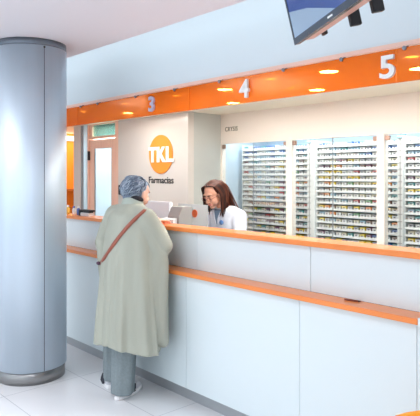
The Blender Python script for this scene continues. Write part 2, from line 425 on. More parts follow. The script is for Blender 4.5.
wl = ['white downlight left of the number 5, in the row nearer the glass', 'white downlight left of the number 4, level with its top',
      'white downlight midway between numbers 4 and 5, in the lower row', 'white downlight just below and left of the number 4', 'white downlight cut by the right edge of the photo']
for (px, py), lb in zip(whites, wl):
    x, y = gp(px, py); downlight(x, y, .058, LAMP, lb, power=17)
yel = [(412, 56), (271, 78.5), (177, 95), (125, 103), (292, 87), (83, 111)]
yl = ['small amber downlight right of the number 5', 'small amber downlight between 4 and 5, the upper one', 'small amber downlight right of the number 3',
      'small amber downlight left of the number 3', 'tiny amber downlight between 4 and 5, the lower one', 'small amber downlight nearest the column']
for (px, py), lb in zip(yel, yl):
    x, y = gp(px, py); downlight(x, y, .038 if px != 292 else .022, LAMPY, lb)
# logo wall washer
downlight(-5.0, 3.36, .05, LAMP, 'white downlight above the round logo, behind the glass', power=22, ang=62)

# ------------------------------------------------------------------ shelving with medicine boxes
YS = 4.50
units = [(-4.40, -3.48, 'left'), (-3.375, -2.505, 'middle'), (-2.44, -1.56, 'right')]
cols = {'left': 14, 'middle': 13, 'right': 6}
zrows = []
z = 1.862
for r in range(18):
    zrows.append(z); z -= .0545 if r < 10 else .063
pal = {'white': (232, 234, 232), 'pale blue': (170, 205, 225), 'grey': (150, 156, 162), 'yellow': (238, 210, 40), 'teal': (60, 160, 165), 'plum': (120, 70, 100),
       'red': (196, 70, 70), 'orange': (240, 150, 60), 'cream': (228, 222, 196), 'blue': (60, 110, 180), 'brown': (130, 96, 80), 'green': (120, 180, 130)}
LBL = mat('carton_label', srgb(226, 228, 228), .5); INK = mat('carton_ink', srgb(70, 66, 76), .6)
cm = {}
for n, c in pal.items():
    bm = bmesh.new()
    w, h, d = .052, .036, .10
    box(bm, -w/2, w/2, 0, d, 0, h, .0015, 0)
    box(bm, -w/2+.003, w/2-.003, -.0012, .001, .0, h*.62, 0, 1)
    box(bm, -.009, .009, -.002, .0, h*.42, h*.66, 0, 2)
    box(bm, -w/2+.006, w/2-.006, -.0016, .0, h*.84, h*.92, 0, 2 if n in ('white', 'cream', 'pale blue') else 1)
    me = bpy.data.meshes.new('medicine_box'); bm.to_mesh(me); bm.free()
    for m in (mat('carton_'+n.replace(' ', '_'), srgb(*c), .5), LBL, INK): me.materials.append(m)
    cm[n] = me
wt = (['white']*6+['grey']*4+['pale blue']*2+['cream']*4+['brown']*2+['teal', 'plum', 'red', 'yellow', 'orange', 'green'])
def colour(u, r, c):
    if r <= 2: return random.choice(['pale blue', 'pale blue', 'white', 'blue', 'white', 'teal', 'grey'])
    if r >= 14: return random.choice(['white', 'grey', 'white', 'grey', 'cream', 'yellow', 'teal', 'brown', 'plum', 'blue'])
    return random.choice(wt)
special = {('middle', 5, 2): 'yellow', ('middle', 5, 3): 'yellow', ('middle', 6, 0): 'yellow', ('middle', 6, 1): 'yellow', ('middle', 6, 5): 'yellow', ('middle', 7, 1): 'orange', ('middle', 7, 2): 'yellow',
           ('middle', 4, 0): 'plum', ('middle', 4, 1): 'plum', ('middle', 5, 6): 'red', ('middle', 11, 4): 'yellow', ('middle', 11, 6): 'yellow', ('middle', 16, 1): 'yellow', ('middle', 16, 7): 'yellow', ('middle', 16, 8): 'yellow',
           ('middle', 13, 0): 'yellow', ('left', 13, 13): 'yellow', ('left', 15, 12): 'yellow', ('left', 15, 11): 'orange', ('left', 16, 11): 'yellow', ('left', 16, 12): 'yellow', ('left', 14, 1): 'teal', ('left', 14, 2): 'blue', ('left', 16, 6): 'yellow',
           ('right', 7, 0): 'teal', ('right', 8, 0): 'yellow', ('right', 8, 1): 'yellow', ('right', 10, 0): 'teal', ('middle', 7, 10): 'orange', ('middle', 7, 11): 'orange', ('middle', 9, 12): 'teal'}
rank = []
unit_roots = {}
for (a, b, nm) in units:
    t = thing('shelving_unit', 'white multi-tier rack of medicine trays, '+{'left': 'leftmost, under the CRYSIS lettering', 'middle': 'middle one behind the glass', 'right': 'cut by the right edge of the photo'}[nm], 'shelving unit', ((a+b)/2, YS, .8), 'medicine racks behind the glass')
    unit_roots[nm] = t
    obj('side_panel', B(a-.008, a, YS-.01, YS+.36, .8, 1.92), TRAY, t)
    bm = bmesh.new(); box(bm, b, b+(.088 if nm == 'left' else .052), YS-.03, YS+.36, .8, 1.925)
    obj('upright', bm, TRAY, t)
    bm = bmesh.new(); box(bm, b+.024, b+.030, YS-.032, YS-.029, .85, 1.9)
    for zz in zrows: box(bm, b+.012, b+.045, YS-.034, YS-.03, zz-.012, zz-.006)
    obj('adjustment_slots', bm, GREY, t)
    obj('back_panel', B(a, b, YS+.34, YS+.36, .8, 1.92), NICHE, t)
    bm = bmesh.new()
    zt_ = 1.935
    wedge(bm, b+.0, b+.05, [(YS-.05, zt_-.03), (YS-.02, zt_-.03), (YS+.1, zt_+.04), (YS+.07, zt_+.04)])
    obj('top_bracket', bm, mat('bracket_blue', srgb(110, 150, 180), .4, .5), t)
    for zz in zrows:
        bm = bmesh.new()
        box(bm, a, b-.004, YS-.006, YS+.33, zz-.004, zz, 0, 0)
        box(bm, a, b-.004, YS-.010, YS-.004, zz-.009, zz+.010, 0, 0)
        box(bm, b-.004, b, YS-.012, YS+.33, zz-.008, zz+.024, 0, 1)  # dark end strip paints in the shadow gap beside the tray
        obj('tray', bm, [TRAY, STEEL_D], t)
    n = cols[nm]; pitch = (b-a-.02)/(14 if nm == 'left' else 13)
    for r, zz in enumerate(zrows):
        for c in range(n):
            rank.append((nm, r, c, a+.01+pitch*(c+.5), zz))
ords = ['topmost', 'second', 'third', 'fourth', 'fifth', 'sixth', 'seventh', 'eighth', 'ninth', 'tenth', 'eleventh', 'twelfth', 'thirteenth', 'fourteenth', 'fifteenth', 'sixteenth', 'seventeenth', 'eighteenth']
pos = ['first', 'second', 'third', 'fourth', 'fifth', 'sixth', 'seventh', 'eighth', 'ninth', 'tenth', 'eleventh', 'twelfth', 'thirteenth', 'fourteenth']
def in_view(x, y, z):
    zc = -.74*x+.672*y; px = 210+560*(.672*x+.74*y)/zc; py = 175.5-(z-H_EYE)*560/zc
    lip = 175.5+.375*560/(2.74/(.672+(px-210)/560*.74))
    if px > 421 or py > lip+1: return None
    k = (px-210)/560
    xf = (.672*YW*k-.74*YW)/(.672+.74*k)          # where the sight line crosses the front posts
    for p, q in ((-3.57, -3.496), (-2.572, -2.5)):
        if p+.005 < xf < q-.005: return None
    return zc
cand = []
extra = []
for it in rank:
    v = in_view(it[3], YS, it[4]+.02)
    if v is None: extra.append(it)
    else: cand.append((v, it))
cand.sort(key=lambda t_: t_[0])
single = [it for v, it in cand[:300]]; rest = [it for v, it in cand[300:]]+[it for it in extra if it[0] != 'right' or it[2] < 4]
for nm, r, c, x, zz in single:
    cl = special.get((nm, r, c)) or colour(nm, r, c)
    o = bpy.data.objects.new('medicine_box', cm[cl]); C.objects.link(o); o.location = (x, YS+random.uniform(0, .006), zz+.0005)
    tag(o, f'{cl} medicine box, {pos[c]} from the left on the {ords[r]} tray of the {nm} rack', 'medicine box', 'medicine boxes on the rack trays')
bm = bmesh.new(); mats_ = [LBL, INK]; idx = {}
for nm, r, c, x, zz in rest:
    cl = special.get((nm, r, c)) or colour(nm, r, c)
    if cl not in idx: idx[cl] = len(mats_); mats_.append(cm[cl].materials[0])
    w, h, d = .052, .036, .10; y = YS; zz += .0005
    box(bm, x-w/2, x+w/2, y, y+d, zz, zz+h, 0, idx[cl])
    box(bm, x-w/2+.003, x+w/2-.003, y-.0012, y+.001, zz, zz+h*.62, 0, 0)
    box(bm, x-.009, x+.009, y-.002, y, zz+h*.42, zz+h*.66, 0, 1)
o = obj('medicine_boxes', bm, mats_)
tag(o, 'mass of small medicine boxes filling the leftmost rack trays', 'medicine boxes', 'medicine boxes on the rack trays', 'stuff')

# sliding glass doors
bays = [(-4.487, -3.57, 'left'), (-3.496, -2.572, 'middle'), (-2.5, -1.575, 'right')]
for a, b, nm in bays:
    m_ = (a+b)/2
    for s, (x0, x1, yy) in enumerate(((a, m_+.01, YW+.012), (m_-.01, b, YW+.026))):
        t = thing('glass_door', f'clear glass cabinet door, {["left", "right"][s]} leaf of the {nm} bay', 'glass door', ((x0+x1)/2, yy, .81), 'glass doors of the medicine cabinets')
        bm = bmesh.new(); box(bm, x0+.001, x1-.001, yy, yy+.006, .80, 1.924); obj('pane', bm, CLEARG, t)
        bm = bmesh.new(); xx = x0+.001 if s else x1-.005; box(bm, xx, xx+.003, yy-.002, yy+.008, .80, 1.924); obj('edge_strip', bm, KICK, t)
        bm = bmesh.new(); cx_ = x0+.025 if s == 0 else x1-.025
        box(bm, cx_-.022, cx_+.022, yy-.012, yy+.012, 1.875, 1.915, .003); obj('clip', bm, BRASS, t)
place_text('wall_lettering', 'CRYSIS', -4.37+.035, YW-.0, 2.085, .047, SIGNK, None, width=.19, offset=.004, extrude=.003)
tag(bpy.data.objects['wall_lettering'], 'small dark CRYSIS lettering on the pale panel above the left glass bay', 'lettering')

# ------------------------------------------------------------------ column
CX, CY, CR = -4.248, 1.941, .27
t = thing('round_column', 'large round brushed steel column at the left edge', 'column', (CX, CY, 0))
def disc_wall(r0, z0, z1, n=96):
    bm = bmesh.new(); cyl(bm, (CX, CY, z0), (CX, CY, z1), r0, n=n); return bm
o = obj('cladding', disc_wall(.271, .098, 2.565), STEEL, t)
for p in o.data.polygons: p.use_smooth = len(p.vertices) == 4
o = obj('plinth', disc_wall(.258, 0, .098), PLINTH, t)
for p in o.data.polygons: p.use_smooth = len(p.vertices) == 4
o = obj('collar', disc_wall(.268, 2.565, ZC), STEEL_D, t)
for p in o.data.polygons: p.use_smooth = len(p.vertices) == 4
# seam at pixel 44
best = min(range(3600), key=lambda i: (lambda a: abs((lambda x, y: (210+560*(.672*x+.74*y)/(-.74*x+.672*y)) if (math.cos(a)*(0-CX)+math.sin(a)*(0-CY) > .1) else 1e6)(CX+.271*math.cos(a), CY+.271*math.sin(a))-44.3))(i*PI/1800))
a = best*PI/1800; rc = .2715
bm = bmesh.new(); rings = []
for zz in (.10, 2.55): rings.append([(CX+(rc+q)*math.cos(a+w), CY+(rc+q)*math.sin(a+w), zz) for q, w in ((-.004, -.009), (.0008, -.009), (.0008, .009), (-.004, .009))])
loft(bm, rings); obj('seam', bm, mat('seam_dark', srgb(84, 92, 106), .5), t)
bm = bmesh.new(); p = V((CX+rc*math.cos(a-.0), CY+rc*math.sin(a), 2.552)); cyl(bm, p, p+V((math.cos(a), math.sin(a), 0))*.005, .008, n=12); obj('screw', bm, BLACK, t)

# ------------------------------------------------------------------ television
RV, FV = V((.672, .740, 0)).normalized(), V((-.740, .672, 0)).normalized()
def cam2w(cx, h, zc): return RV*cx+FV*zc+V((0, 0, H_EYE+h))
zc0 = 2.25
P0 = cam2w((296-210)/560*zc0, (175.5-45)/560*zc0, zc0)
bdir = (RV*(100)+FV*(-560)).normalized()      # along the bottom edge towards the viewer
mdir = (RV*(-560)+FV*(-100)).normalized()     # horizontal, out of the screen
tau = math.radians(13.3); upv = (V((0, 0, 1))*math.cos(tau)+mdir*math.sin(tau)).normalized(); nrm = (mdir*math.cos(tau)-V((0, 0, 1))*math.sin(tau)).normalized()
TW, TH = .80, .455
t = thing('television', 'flat television with blue screen hung from the ceiling at top right', 'television', P0+bdir*TW/2)
tvm = M(((bdir.x, upv.x, nrm.x, P0.x), (bdir.y, upv.y, nrm.y, P0.y), (bdir.z, upv.z, nrm.z, P0.z), (0, 0, 0, 1)))
def tvobj(name, bm, m): bm.transform(tvm); bmesh.ops.recalc_face_normals(bm, faces=bm.faces[:]); return obj(name, bm, m, t)
tvobj('casing', B(0, TW, 0, TH, -.018, 0, .003), mat('tv_shell', srgb(46, 48, 54), .3))
bm = bmesh.new(); e = .012
box(bm, 0, TW, 0, .024, 0, .006); box(bm, 0, TW, TH-e, TH, 0, .006); box(bm, 0, e, 0.024, TH-e, 0, .006); box(bm, TW-e, TW, 0.024, TH-e, 0, .006)
tvobj('bezel', bm, mat('tv_bezel', srgb(78, 88, 100), .25, .4))
scr = mat('tv_screen', (.02, .03, .06), .12)
nt = scr.node_tree; b_ = nt.nodes['Principled BSDF']
tc = nt.nodes.new('ShaderNodeTexCoord'); mp = nt.nodes.new('ShaderNodeMapping'); mp.inputs['Rotation'].default_value = (0, 0, .5)
nz = nt.nodes.new('ShaderNodeTexNoise'); nz.inputs['Scale'].default_value = 2.2; nz.inputs['Detail'].default_value = 1
rp = nt.nodes.new('ShaderNodeValToRGB'); rp.color_ramp.elements[0].position = .38; rp.color_ramp.elements[1].position = .62
rp.color_ramp.elements[0].color = (*srgb(62, 88, 158), 1); rp.color_ramp.elements[1].color = (*srgb(104, 124, 184), 1)
nt.links.new(tc.outputs['Object'], mp.inputs[0]); nt.links.new(mp.outputs[0], nz.inputs['Vector']); nt.links.new(nz.outputs['Fac'], rp.inputs[0]); nt.links.new(rp.outputs[0], b_.inputs['Emission Color'])
b_.inputs['Emission Strength'].default_value = .75
tvobj('screen', B(e, TW-e, .024, TH-e, 0, .003), scr)
bm = bmesh.new()
poly_pts = [(e+.001, .026), (.42, .026), (.20, .092), (e+.001, .13)]
vs = [bm.verts.new((x, y, .0036)) for x, y in poly_pts]; v2 = [bm.verts.new((x, y, .003)) for x, y in poly_pts]
bm.faces.new(vs); bm.faces.new(v2[::-1])
for i in range(4): bm.faces.new((vs[i], v2[i], v2[(i+1) % 4], vs[(i+1) % 4]))
tvobj('screen_image', bm, mat('tv_picture', (.05, .06, .08), .12, emit=srgb(150, 176, 206), estr=.8))
bm = bmesh.new(); box(bm, .05, .74, .002, .3, -.062, -.018, .004); tvobj('rear_cover', bm, mat('tv_back_orange_reflection', srgb(226, 176, 160), .4))  # pink colour paints orange light reflected on the underside
place = bmesh.new(); box(place, .355, .395, .009, .015, .006, .0075); tvobj('badge', place, LGREY)
bm = bmesh.new()
for s in (.36, .52):
    box(bm, s, s+.020, -.035, .34, -.10, -.062, .002); 
tvobj('mount_rail', bm, BLACK)
bm = bmesh.new(); box(bm, .12, .155, -.006, .05, -.075, -.062, .002); tvobj('cable_clip', bm, BLACK)
q = tvm @ V((.45, .25, -.09)); bm = bmesh.new(); cyl(bm, q, (q.x, q.y, ZC), .022); cyl(bm, (q.x, q.y, ZC-.015), (q.x, q.y, ZC), .07); obj('ceiling_pole', bm, BLACK, t)

# ------------------------------------------------------------------ orange tub chair, bottom right corner
ax, ay = -.77, 1.87
t = thing('tub_chair', 'orange upholstered chair back peeking in at the bottom right corner', 'chair', (ax, ay, 0))
bm = bmesh.new(); rings = []
for i in range(25):
    a = -PI*.2+i/24*PI*1.4; hh = .69 if .25*PI < a < .75*PI else .69-.12*min(1, min(abs(a-.25*PI), abs(a-.75*PI))/.8)
    ring = []
    for q, zz in ((.33, .12), (.33, hh-.03), (.315, hh-.005), (.29, hh), (.265, hh-.005), (.25, hh-.03), (.25, .12)):
        ring.append((ax+q*math.cos(a+PI*.22), ay+q*math.sin(a+PI*.22), zz))
    rings.append(ring)
loft(bm, rings); obj('backrest', bm, ORANGE_UPH, t, True)
bm = bmesh.new(); cyl(bm, (ax, ay, .14), (ax, ay, .40), .245, n=40); ell(bm, (ax, ay, .40), (.24, .24, .05), n=32); obj('seat', bm, ORANGE_UPH, t, True)
for s in range(4):
    a = PI/4+s*PI/2; bm = bmesh.new(); cyl(bm, (ax+.22*math.cos(a), ay+.22*math.sin(a), 0), (ax+.2*math.cos(a), ay+.2*math.sin(a), .15), .012, .018); obj('leg', bm, KICK, t)

# ------------------------------------------------------------------ people
def frame(fwd, up=(0, 0, 1)):
    f = V(fwd).normalized(); r = f.cross(V(up)).normalized(); u = r.cross(f).normalized()
    return M((r, f, u)).transposed()      # columns right, forward, up
def head_blobs(bm, c, R, s=1.):
    P = lambda x, y, z: V(c)+R @ V((x*s, y*s, z*s))
    E = lambda x, y, z, a, b, d, n=20: ell(bm, P(x, y, z), (a*s, b*s, d*s), R, n)
    E(0, -.012, .03, .073, .09, .083, 28); E(0, .028, -.028, .058, .058, .074, 24); E(0, .058, -.088, .026, .026, .022)
    E(.034, .045, -.045, .028, .034, .03); E(-.034, .045, -.045, .028, .034, .03)
    E(0, .072, .03, .05, .016, .014)
    chain(bm, [(P(0, .084, .012), .007*s), (P(0, .105, -.026), .0115*s)]); E(.011, .094, -.028, .008, .008, .007); E(-.011, .094, -.028, .008, .008, .007)
    E(0, .083, -.055, .023, .011, .006); E(0, .081, -.065, .02, .011, .006)
    for sx_ in (-1, 1): E(sx_*.074, -.004, -.014, .009, .019, .031)
def hand(bm, w, fwd, up, side, curl=.35):
    R = frame(fwd, up); P = lambda x, y, z: V(w)+R @ V((x, y, z))
    ell(bm, P(0, .045, 0), (.040, .052, .015), R, 18)
    chain(bm, [(P(0, -.03, 0), .026), (P(0, .01, 0), .024)])
    for i, (fx, L) in enumerate(((-.031, .062), (-.0105, .078), (.0105, .083), (.031, .074))):
        if side < 0: fx = -fx
        b0 = P(fx*.9, .075, 0); b1 = P(fx*1.15, .085+L*.42, -.006*curl*4); b2 = P(fx*1.22, .085+L*.72, -.016*curl*4); b3 = P(fx*1.25, .085+L*.92, -.03*curl*4)
        chain(bm, [(b0, .0095), (b1, .0085), (b2, .0078), (b3, .007)], 10)
    t_ = side
    chain(bm, [(P(t_*.025, .015, -.003), .014), (P(t_*.052, .045, -.012), .0105), (P(t_*.056, .078, -.02), .009)], 10)
def ring(c, rx, ry, n=64, yaw=0., mod=None):
    out = []
    for i in range(n):
        a = 2*PI*i/n; q = 1+(mod(a) if mod else 0)
        x, y = rx*q*math.cos(a), ry*q*math.sin(a)
        out.append(V((c[0]+x*math.cos(yaw)-y*math.sin(yaw), c[1]+x*math.sin(yaw)+y*math.cos(yaw), c[2])))
    return out
def hairmat(name, c0, c1, c2):
    m = bpy.data.materials.new(name); m.use_nodes = True; nt = m.node_tree; b = nt.nodes['Principled BSDF']
    g = nt.nodes.new('ShaderNodeNewGeometry'); r = nt.nodes.new('ShaderNodeValToRGB')
    r.color_ramp.elements[0].color = (*c0, 1); r.color_ramp.elements[1].color = (*c2, 1); e_ = r.color_ramp.elements.new(.5); e_.color = (*c1, 1)
    nt.links.new(g.outputs['Random Per Island'], r.inputs[0]); nt.links.new(r.outputs[0], b.inputs['Base Color'])
    b.inputs['Roughness'].default_value = .55; b.inputs['Specular IOR Level'].default_value = .3; return m
def shoe(parent, heel, toe, stripe):
    heel, toe = V(heel), V(toe); d = (toe-heel); L = d.length; R = frame(d)
    P = lambda x, y, z: heel+R @ V((x, y, z))
    def outline(z, grow, y0=0, y1=L):
        pts = []
        for i in range(28):
            a = 2*PI*i/28; yy = (1-math.cos(a))/2; w = (.031+.011*math.sin(PI*min(1, yy*1.0))**1.0*(.4+yy))*grow
            s_ = math.sin(a); sh = abs(s_)**.6*(1 if s_ >= 0 else -1)
            pts.append(P(w*sh, y0+(y1-y0)*yy, z))
        return pts
    bm = bmesh.new()
    loft(bm, [outline(.028, .96, .004, L-.006), outline(.045, .98, .004, L-.01), outline(.065, .88, .008, L*.9), outline(.082, .66, .012, L*.62), outline(.10, .62, .012, L*.4), outline(.105, .5, .02, L*.36)])
    up_ = obj('shoe', bm, mat('shoe_upper', srgb(214, 216, 222), .6), parent, True); up_['label'] = 'pale sports shoe with dark stripes'
    bm = bmesh.new(); loft(bm, [outline(0, .95), outline(.006, 1.06, -.006, L+.004), outline(.026, 1.06, -.006, L+.004), outline(.032, .98, .002, L-.004)])
    sole = obj('sole', bm, mat('shoe_sole', srgb(246, 246, 248), .5), None, True); sole.parent = up_
    for sd in (-1, 1):
        bm = bmesh.new()
        for yy in (L*.22, L*.36, L*.5):
            tube(bm, [P(sd*.047*(.85+.3*yy/L), yy, .030), P(sd*.042*(.85+.3*yy/L), yy+.02, .05), P(sd*.03, yy+.035, .072)], .0075, 6)
        tube(bm, [P(sd*.047, L*.2, .034), P(sd*.05, L*.55, .034)], .005, 6)
        st = obj('stripe', bm, mat('shoe_stripe', srgb(52, 54, 64), .6), None, True); st.parent = up_

SKIN_L = mat('skin_light', srgb(232, 186, 166), .5, noise=.04, nscale=20); SKIN_P = mat('skin_warm', srgb(214, 158, 132), .5, noise=.04, nscale=20)
EYEW = mat('eye_white', srgb(235, 232, 228), .2); IRIS = mat('iris', srgb(60, 42, 30), .2); LIP = mat('lips', srgb(190, 100, 92), .5)
def face_parts(parent, c, R, s, closed=False):
    P = lambda x, y, z: V(c)+R @ V((x*s, y*s, z*s))
    for sx_ in (-1, 1):
        bm = bmesh.new(); ell(bm, P(sx_*.028, .073, .006), .0125*s, R, 14); e1 = obj('eye', bm, SKIN_P if closed else EYEW, parent, True)
        if closed:
            bm = bmesh.new(); tube(bm, [P(sx_*.017, .083, -.003), P(sx_*.028, .0865, -.006), P(sx_*.039, .081, -.003)], .0018*s, 6); obj('eyelashes', bm, IRIS, parent, True)
        else:
          bm = bmesh.new(); ell(bm, P(sx_*.028, .0835, .003), (.006*s, .003*s, .006*s), R, 12); e2 = obj('iris', bm, IRIS, None, True); e2.parent = e1; e2.matrix_parent_inverse = M.Translation(-parent.location)
        bm = bmesh.new(); tube(bm, [P(sx_*.012, .087, .024), P(sx_*.028, .086, .03), P(sx_*.046, .072, .024)], .0035*s, 6); obj('eyebrow', bm, IRIS, parent, True)
    bm = bmesh.new(); tube(bm, [P(-.02, .083, -.058), P(-.008, .0945, -.056), P(.008, .0945, -.056), P(.02, .083, -.058)], .0055*s, 8); obj('lips', bm, LIP, parent, True)

# ---- customer
pr = thing('person', 'customer with short grey hair in a long sage coat, leaning on the counter', 'person', (-3.45, 2.25, 0))
HC = V((-3.420, 2.388, 1.450)); HR = frame((-.06, .97, -.25))
bm = bmesh.new(); head_blobs(bm, HC, HR, .97)
chain(bm, [((-3.42, 2.375, 1.42), .05), ((-3.395, 2.315, 1.335), .056)])
chain(bm, [((-3.39, 2.30, 1.23), .10), ((-3.38, 2.28, 1.12), .108), ((-3.38, 2.255, .98), .105), ((-3.40, 2.255, .86), .112)])
chain(bm, [((-3.54, 2.295, 1.27), .05), ((-3.39, 2.305, 1.28), .062), ((-3.23, 2.31, 1.27), .05)])
RS, RE, RW = V((-3.21, 2.31, 1.275)), V((-3.125, 2.40, 1.085)), V((-3.39, 2.525, 1.25))
LS, LE, LW = V((-3.57, 2.29, 1.285)), V((-3.70, 2.27, 1.07)), V((-3.565, 2.53, 1.25))
chain(bm, [(RS, .052), (RE, .04), (RW, .026)]); chain(bm, [(LS, .052), (LE, .04), (LW, .026)])
hand(bm, RW+V((-.01, .022, -.010)), (-.45, 1, -.05), (0, 0, 1), -1, .2); hand(bm, LW+V((0, .025, -.010)), (.25, 1, -.05), (0, 0, 1), 1, .2)
RK, RA = V((-3.375, 2.27, .47)), V((-3.368, 2.215, .085)); LK, LA = V((-3.55, 2.27, .47)), V((-3.60, 2.255, .085))
chain(bm, [((-3.34, 2.255, .84), .075), (RK, .052), (RA, .03)]); chain(bm, [((-3.47, 2.26, .84), .075), (LK, .052), (LA, .03)])
RT, RH = V((-3.435, 2.42, 0)), V((-3.345, 2.15, 0)); LT, LH = V((-3.775, 2.33, 0)), V((-3.56, 2.235, 0))
chain(bm, [(RA, .034), (RH+(RT-RH)*.3+V((0, 0, .06)), .028), (RH+(RT-RH)*.8+V((0, 0, .045)), .02)]); chain(bm, [(LA, .034), (LH+(LT-LH)*.3+V((0, 0, .06)), .028), (LH+(LT-LH)*.8+V((0, 0, .045)), .02)])
obj('body', remesh(bm, .0045, 3), SKIN_L, pr, True)
face_parts(pr, HC, HR, .97)
# trousers
TROU = mat('grey_wool', srgb(132, 144, 148), .85, noise=.08, nscale=60)
bm = bmesh.new()
def leg(bm, hip, knee, ank, w0, w1, w2, ph):
    rings = []
    pts = [(hip, w0), (hip.lerp(knee, .5), (w0+w1)/2), (knee, w1), (knee.lerp(ank, .5), (w1+w2)/2), (ank, w2)]
    for i in range(17):
        t_ = i/16*4; j = min(3, int(t_)); f = t_-j; c = pts[j][0].lerp(pts[j+1][0], f); w = pts[j][1]*(1-f)+pts[j+1][1]*f
        rings.append(ring(c, w, w*1.0, 40, 0, lambda a, i=i: .06*math.sin(3*a+ph+i*.12)+.05*math.sin(6*a+ph*2+i*.05)+(.10 if abs(((a+PI/2-.2) % (2*PI))) < .2 else 0)))
    loft(bm, rings)
leg(bm, V((-3.35, 2.25, .80)), RK+V((0, -.02, 0)), V((-3.372, 2.225, .032)), .095, .088, .080, .4)
leg(bm, V((-3.475, 2.26, .80)), LK, V((-3.59, 2.275, .06)), .092, .082, .070, 2.)
ell(bm, (-3.41, 2.255, .85), (.15, .115, .11))
obj('trousers', remesh(bm, .007, 4), TROU, pr, True)
shoe(pr, RH, RT, 0); shoe(pr, LH, LT, 0)
# coat
COAT = mat('sage_coat', srgb(170, 173, 160), .8, noise=.05, nscale=9, bump=.55, stretch=(1, 1, .16))
def coat_mod(z):
    k_ = max(0, min(1, (1.28-z)/.7))
    dd = lambda a, c: (a-c+PI) % (2*PI)-PI
    return lambda a: 1.45*k_*(.05*math.sin(5*a+.6+z*1.4)+.04*math.sin(11*a+1.2-z)+.02*math.sin(17*a+z*2)+.10*math.exp(-(dd(a, 6.05)/.13)**2)-.08*math.exp(-(dd(a, 6.3)/.08)**2)-.12*math.exp(-(dd(a, 6.6)/.07)**2)-.07*math.exp(-(dd(a, 5.2)/.07)**2)-.06*math.exp(-(dd(a, 4.75)/.06)**2))
torso = [  # z, cx, cy, rx, ry
    (1.395, -3.415, 2.335, .060, .062), (1.365, -3.408, 2.325, .095, .085), (1.335, -3.395, 2.315, .150, .105), (1.305, -3.388, 2.305, .190, .125), (1.25, -3.385, 2.30, .215, .14),
    (1.17, -3.38, 2.285, .225, .15), (1.05, -3.372, 2.275, .24, .155), (.92, -3.365, 2.262, .25, .160), (.78, -3.355, 2.255, .258, .168), (.62, -3.345, 2.25, .27, .178), (.46, -3.335, 2.245, .28, .188), (.41, -3.328, 2.243, .288, .192), (.38, -3.325, 2.242, .29, .195)]
def interp(z):
    for a_, b_2 in zip(torso, torso[1:]):
        if b_2[0] <= z <= a_[0]:
            f = (a_[0]-z)/(a_[0]-b_2[0]); return [a_[i]*(1-f)+b_2[i]*f for i in range(5)]
    return list(torso[-1])
bm = bmesh.new(); rings = []
N = 60
for i in range(N+1):
    z = 1.395-(1.395-.385)*i/N; _, cx_, cy_, rx, ry = interp(z)
    rr = ring((cx_, cy_, z), rx, ry, 120, 0, coat_mod(z))
    rr = [V((p.x, min(p.y, 2.452) if z < .95 else min(p.y, 2.548), p.z - (.02*math.sin(2*math.atan2(p.y-cy_, p.x-cx_)+1) if i == N else 0))) for p in rr]
    rings.append(rr)
loft(bm, rings)
tb = bm.copy(); tb.verts.ensure_lookup_table(); bvh = BVHTree.FromBMesh(tb)
chain(bm, [((-3.40, 2.31, 1.30), .085), (RS, .078), (RS.lerp(RE, .5), .07), (RE, .064), (RE.lerp(RW, .55)+V((0, 0, .005)), .05), (RW+V((0, -.03, .004)), .042)], 24)
chain(bm, [((-3.40, 2.30, 1.30), .085), (LS, .078), (LS.lerp(LE, .5)+V((-.012, 0, 0)), .074), (LE, .068), (LE.lerp(LW, .6), .052), (LW+V((0, -.03, .004)), .042)], 24)
# cape-like drop from the sleeves
chain(bm, [(RS+V((0,0,-.05)), .075), (RE+V((-.02, -.03, -.05)), .07), (RE+V((-.04, -.07, -.22)), .075), (RE+V((.0, -.09, -.45)), .06), (RE+V((.045, -.075, -.63)), .045)], 20)
chain(bm, [(RE+V((.0, -.02, -.1)), .05), (V((-3.10, 2.36, .70)), .05), (V((-3.06, 2.345, .44)), .04)], 20)
chain(bm, [(LE+V((.02, -.01, 0)), .06), (LE+V((.06, -.01, -.16)), .07), (LE+V((.09, -.01, -.35)), .06)], 20)
coat_me = remesh(bm, .007, 4)
coat = obj('coat', coat_me, COAT, pr, True)
coat['label'] = 'long sage green coat flaring towards the hem'
bmc = bmesh.new(); bmc.from_mesh(coat_me); bvhc = BVHTree.FromBMesh(bmc)
# collar and scarf
bm = bmesh.new()
CC = V((-3.412, 2.335, 1.375)); tilt = frame((0, .95, -.3))
rings = []
for zz, q in ((-.03, .082), (.0, .078), (.022, .074), (.03, .070), (.022, .064), (-.02, .062)):
    rings.append([CC+tilt @ V((q*1.05*math.cos(2*PI*a/48), q*math.sin(2*PI*a/48), zz)) for a in range(48)])
loft(bm, rings, cap=False); obj('collar', bm, mat('collar_sage', srgb(176, 186, 176), .8), pr, True)
bm = bmesh.new()
tube(bm, [CC+tilt @ V((.067*math.cos(a), .062*math.sin(a), .036)) for a in [(-1.0+.12*i) for i in range(16)]], lambda u: .007+.013*math.sin(PI*u), 10)
obj('scarf', bm, mat('scarf_dark', srgb(34, 34, 42), .8), pr, True)
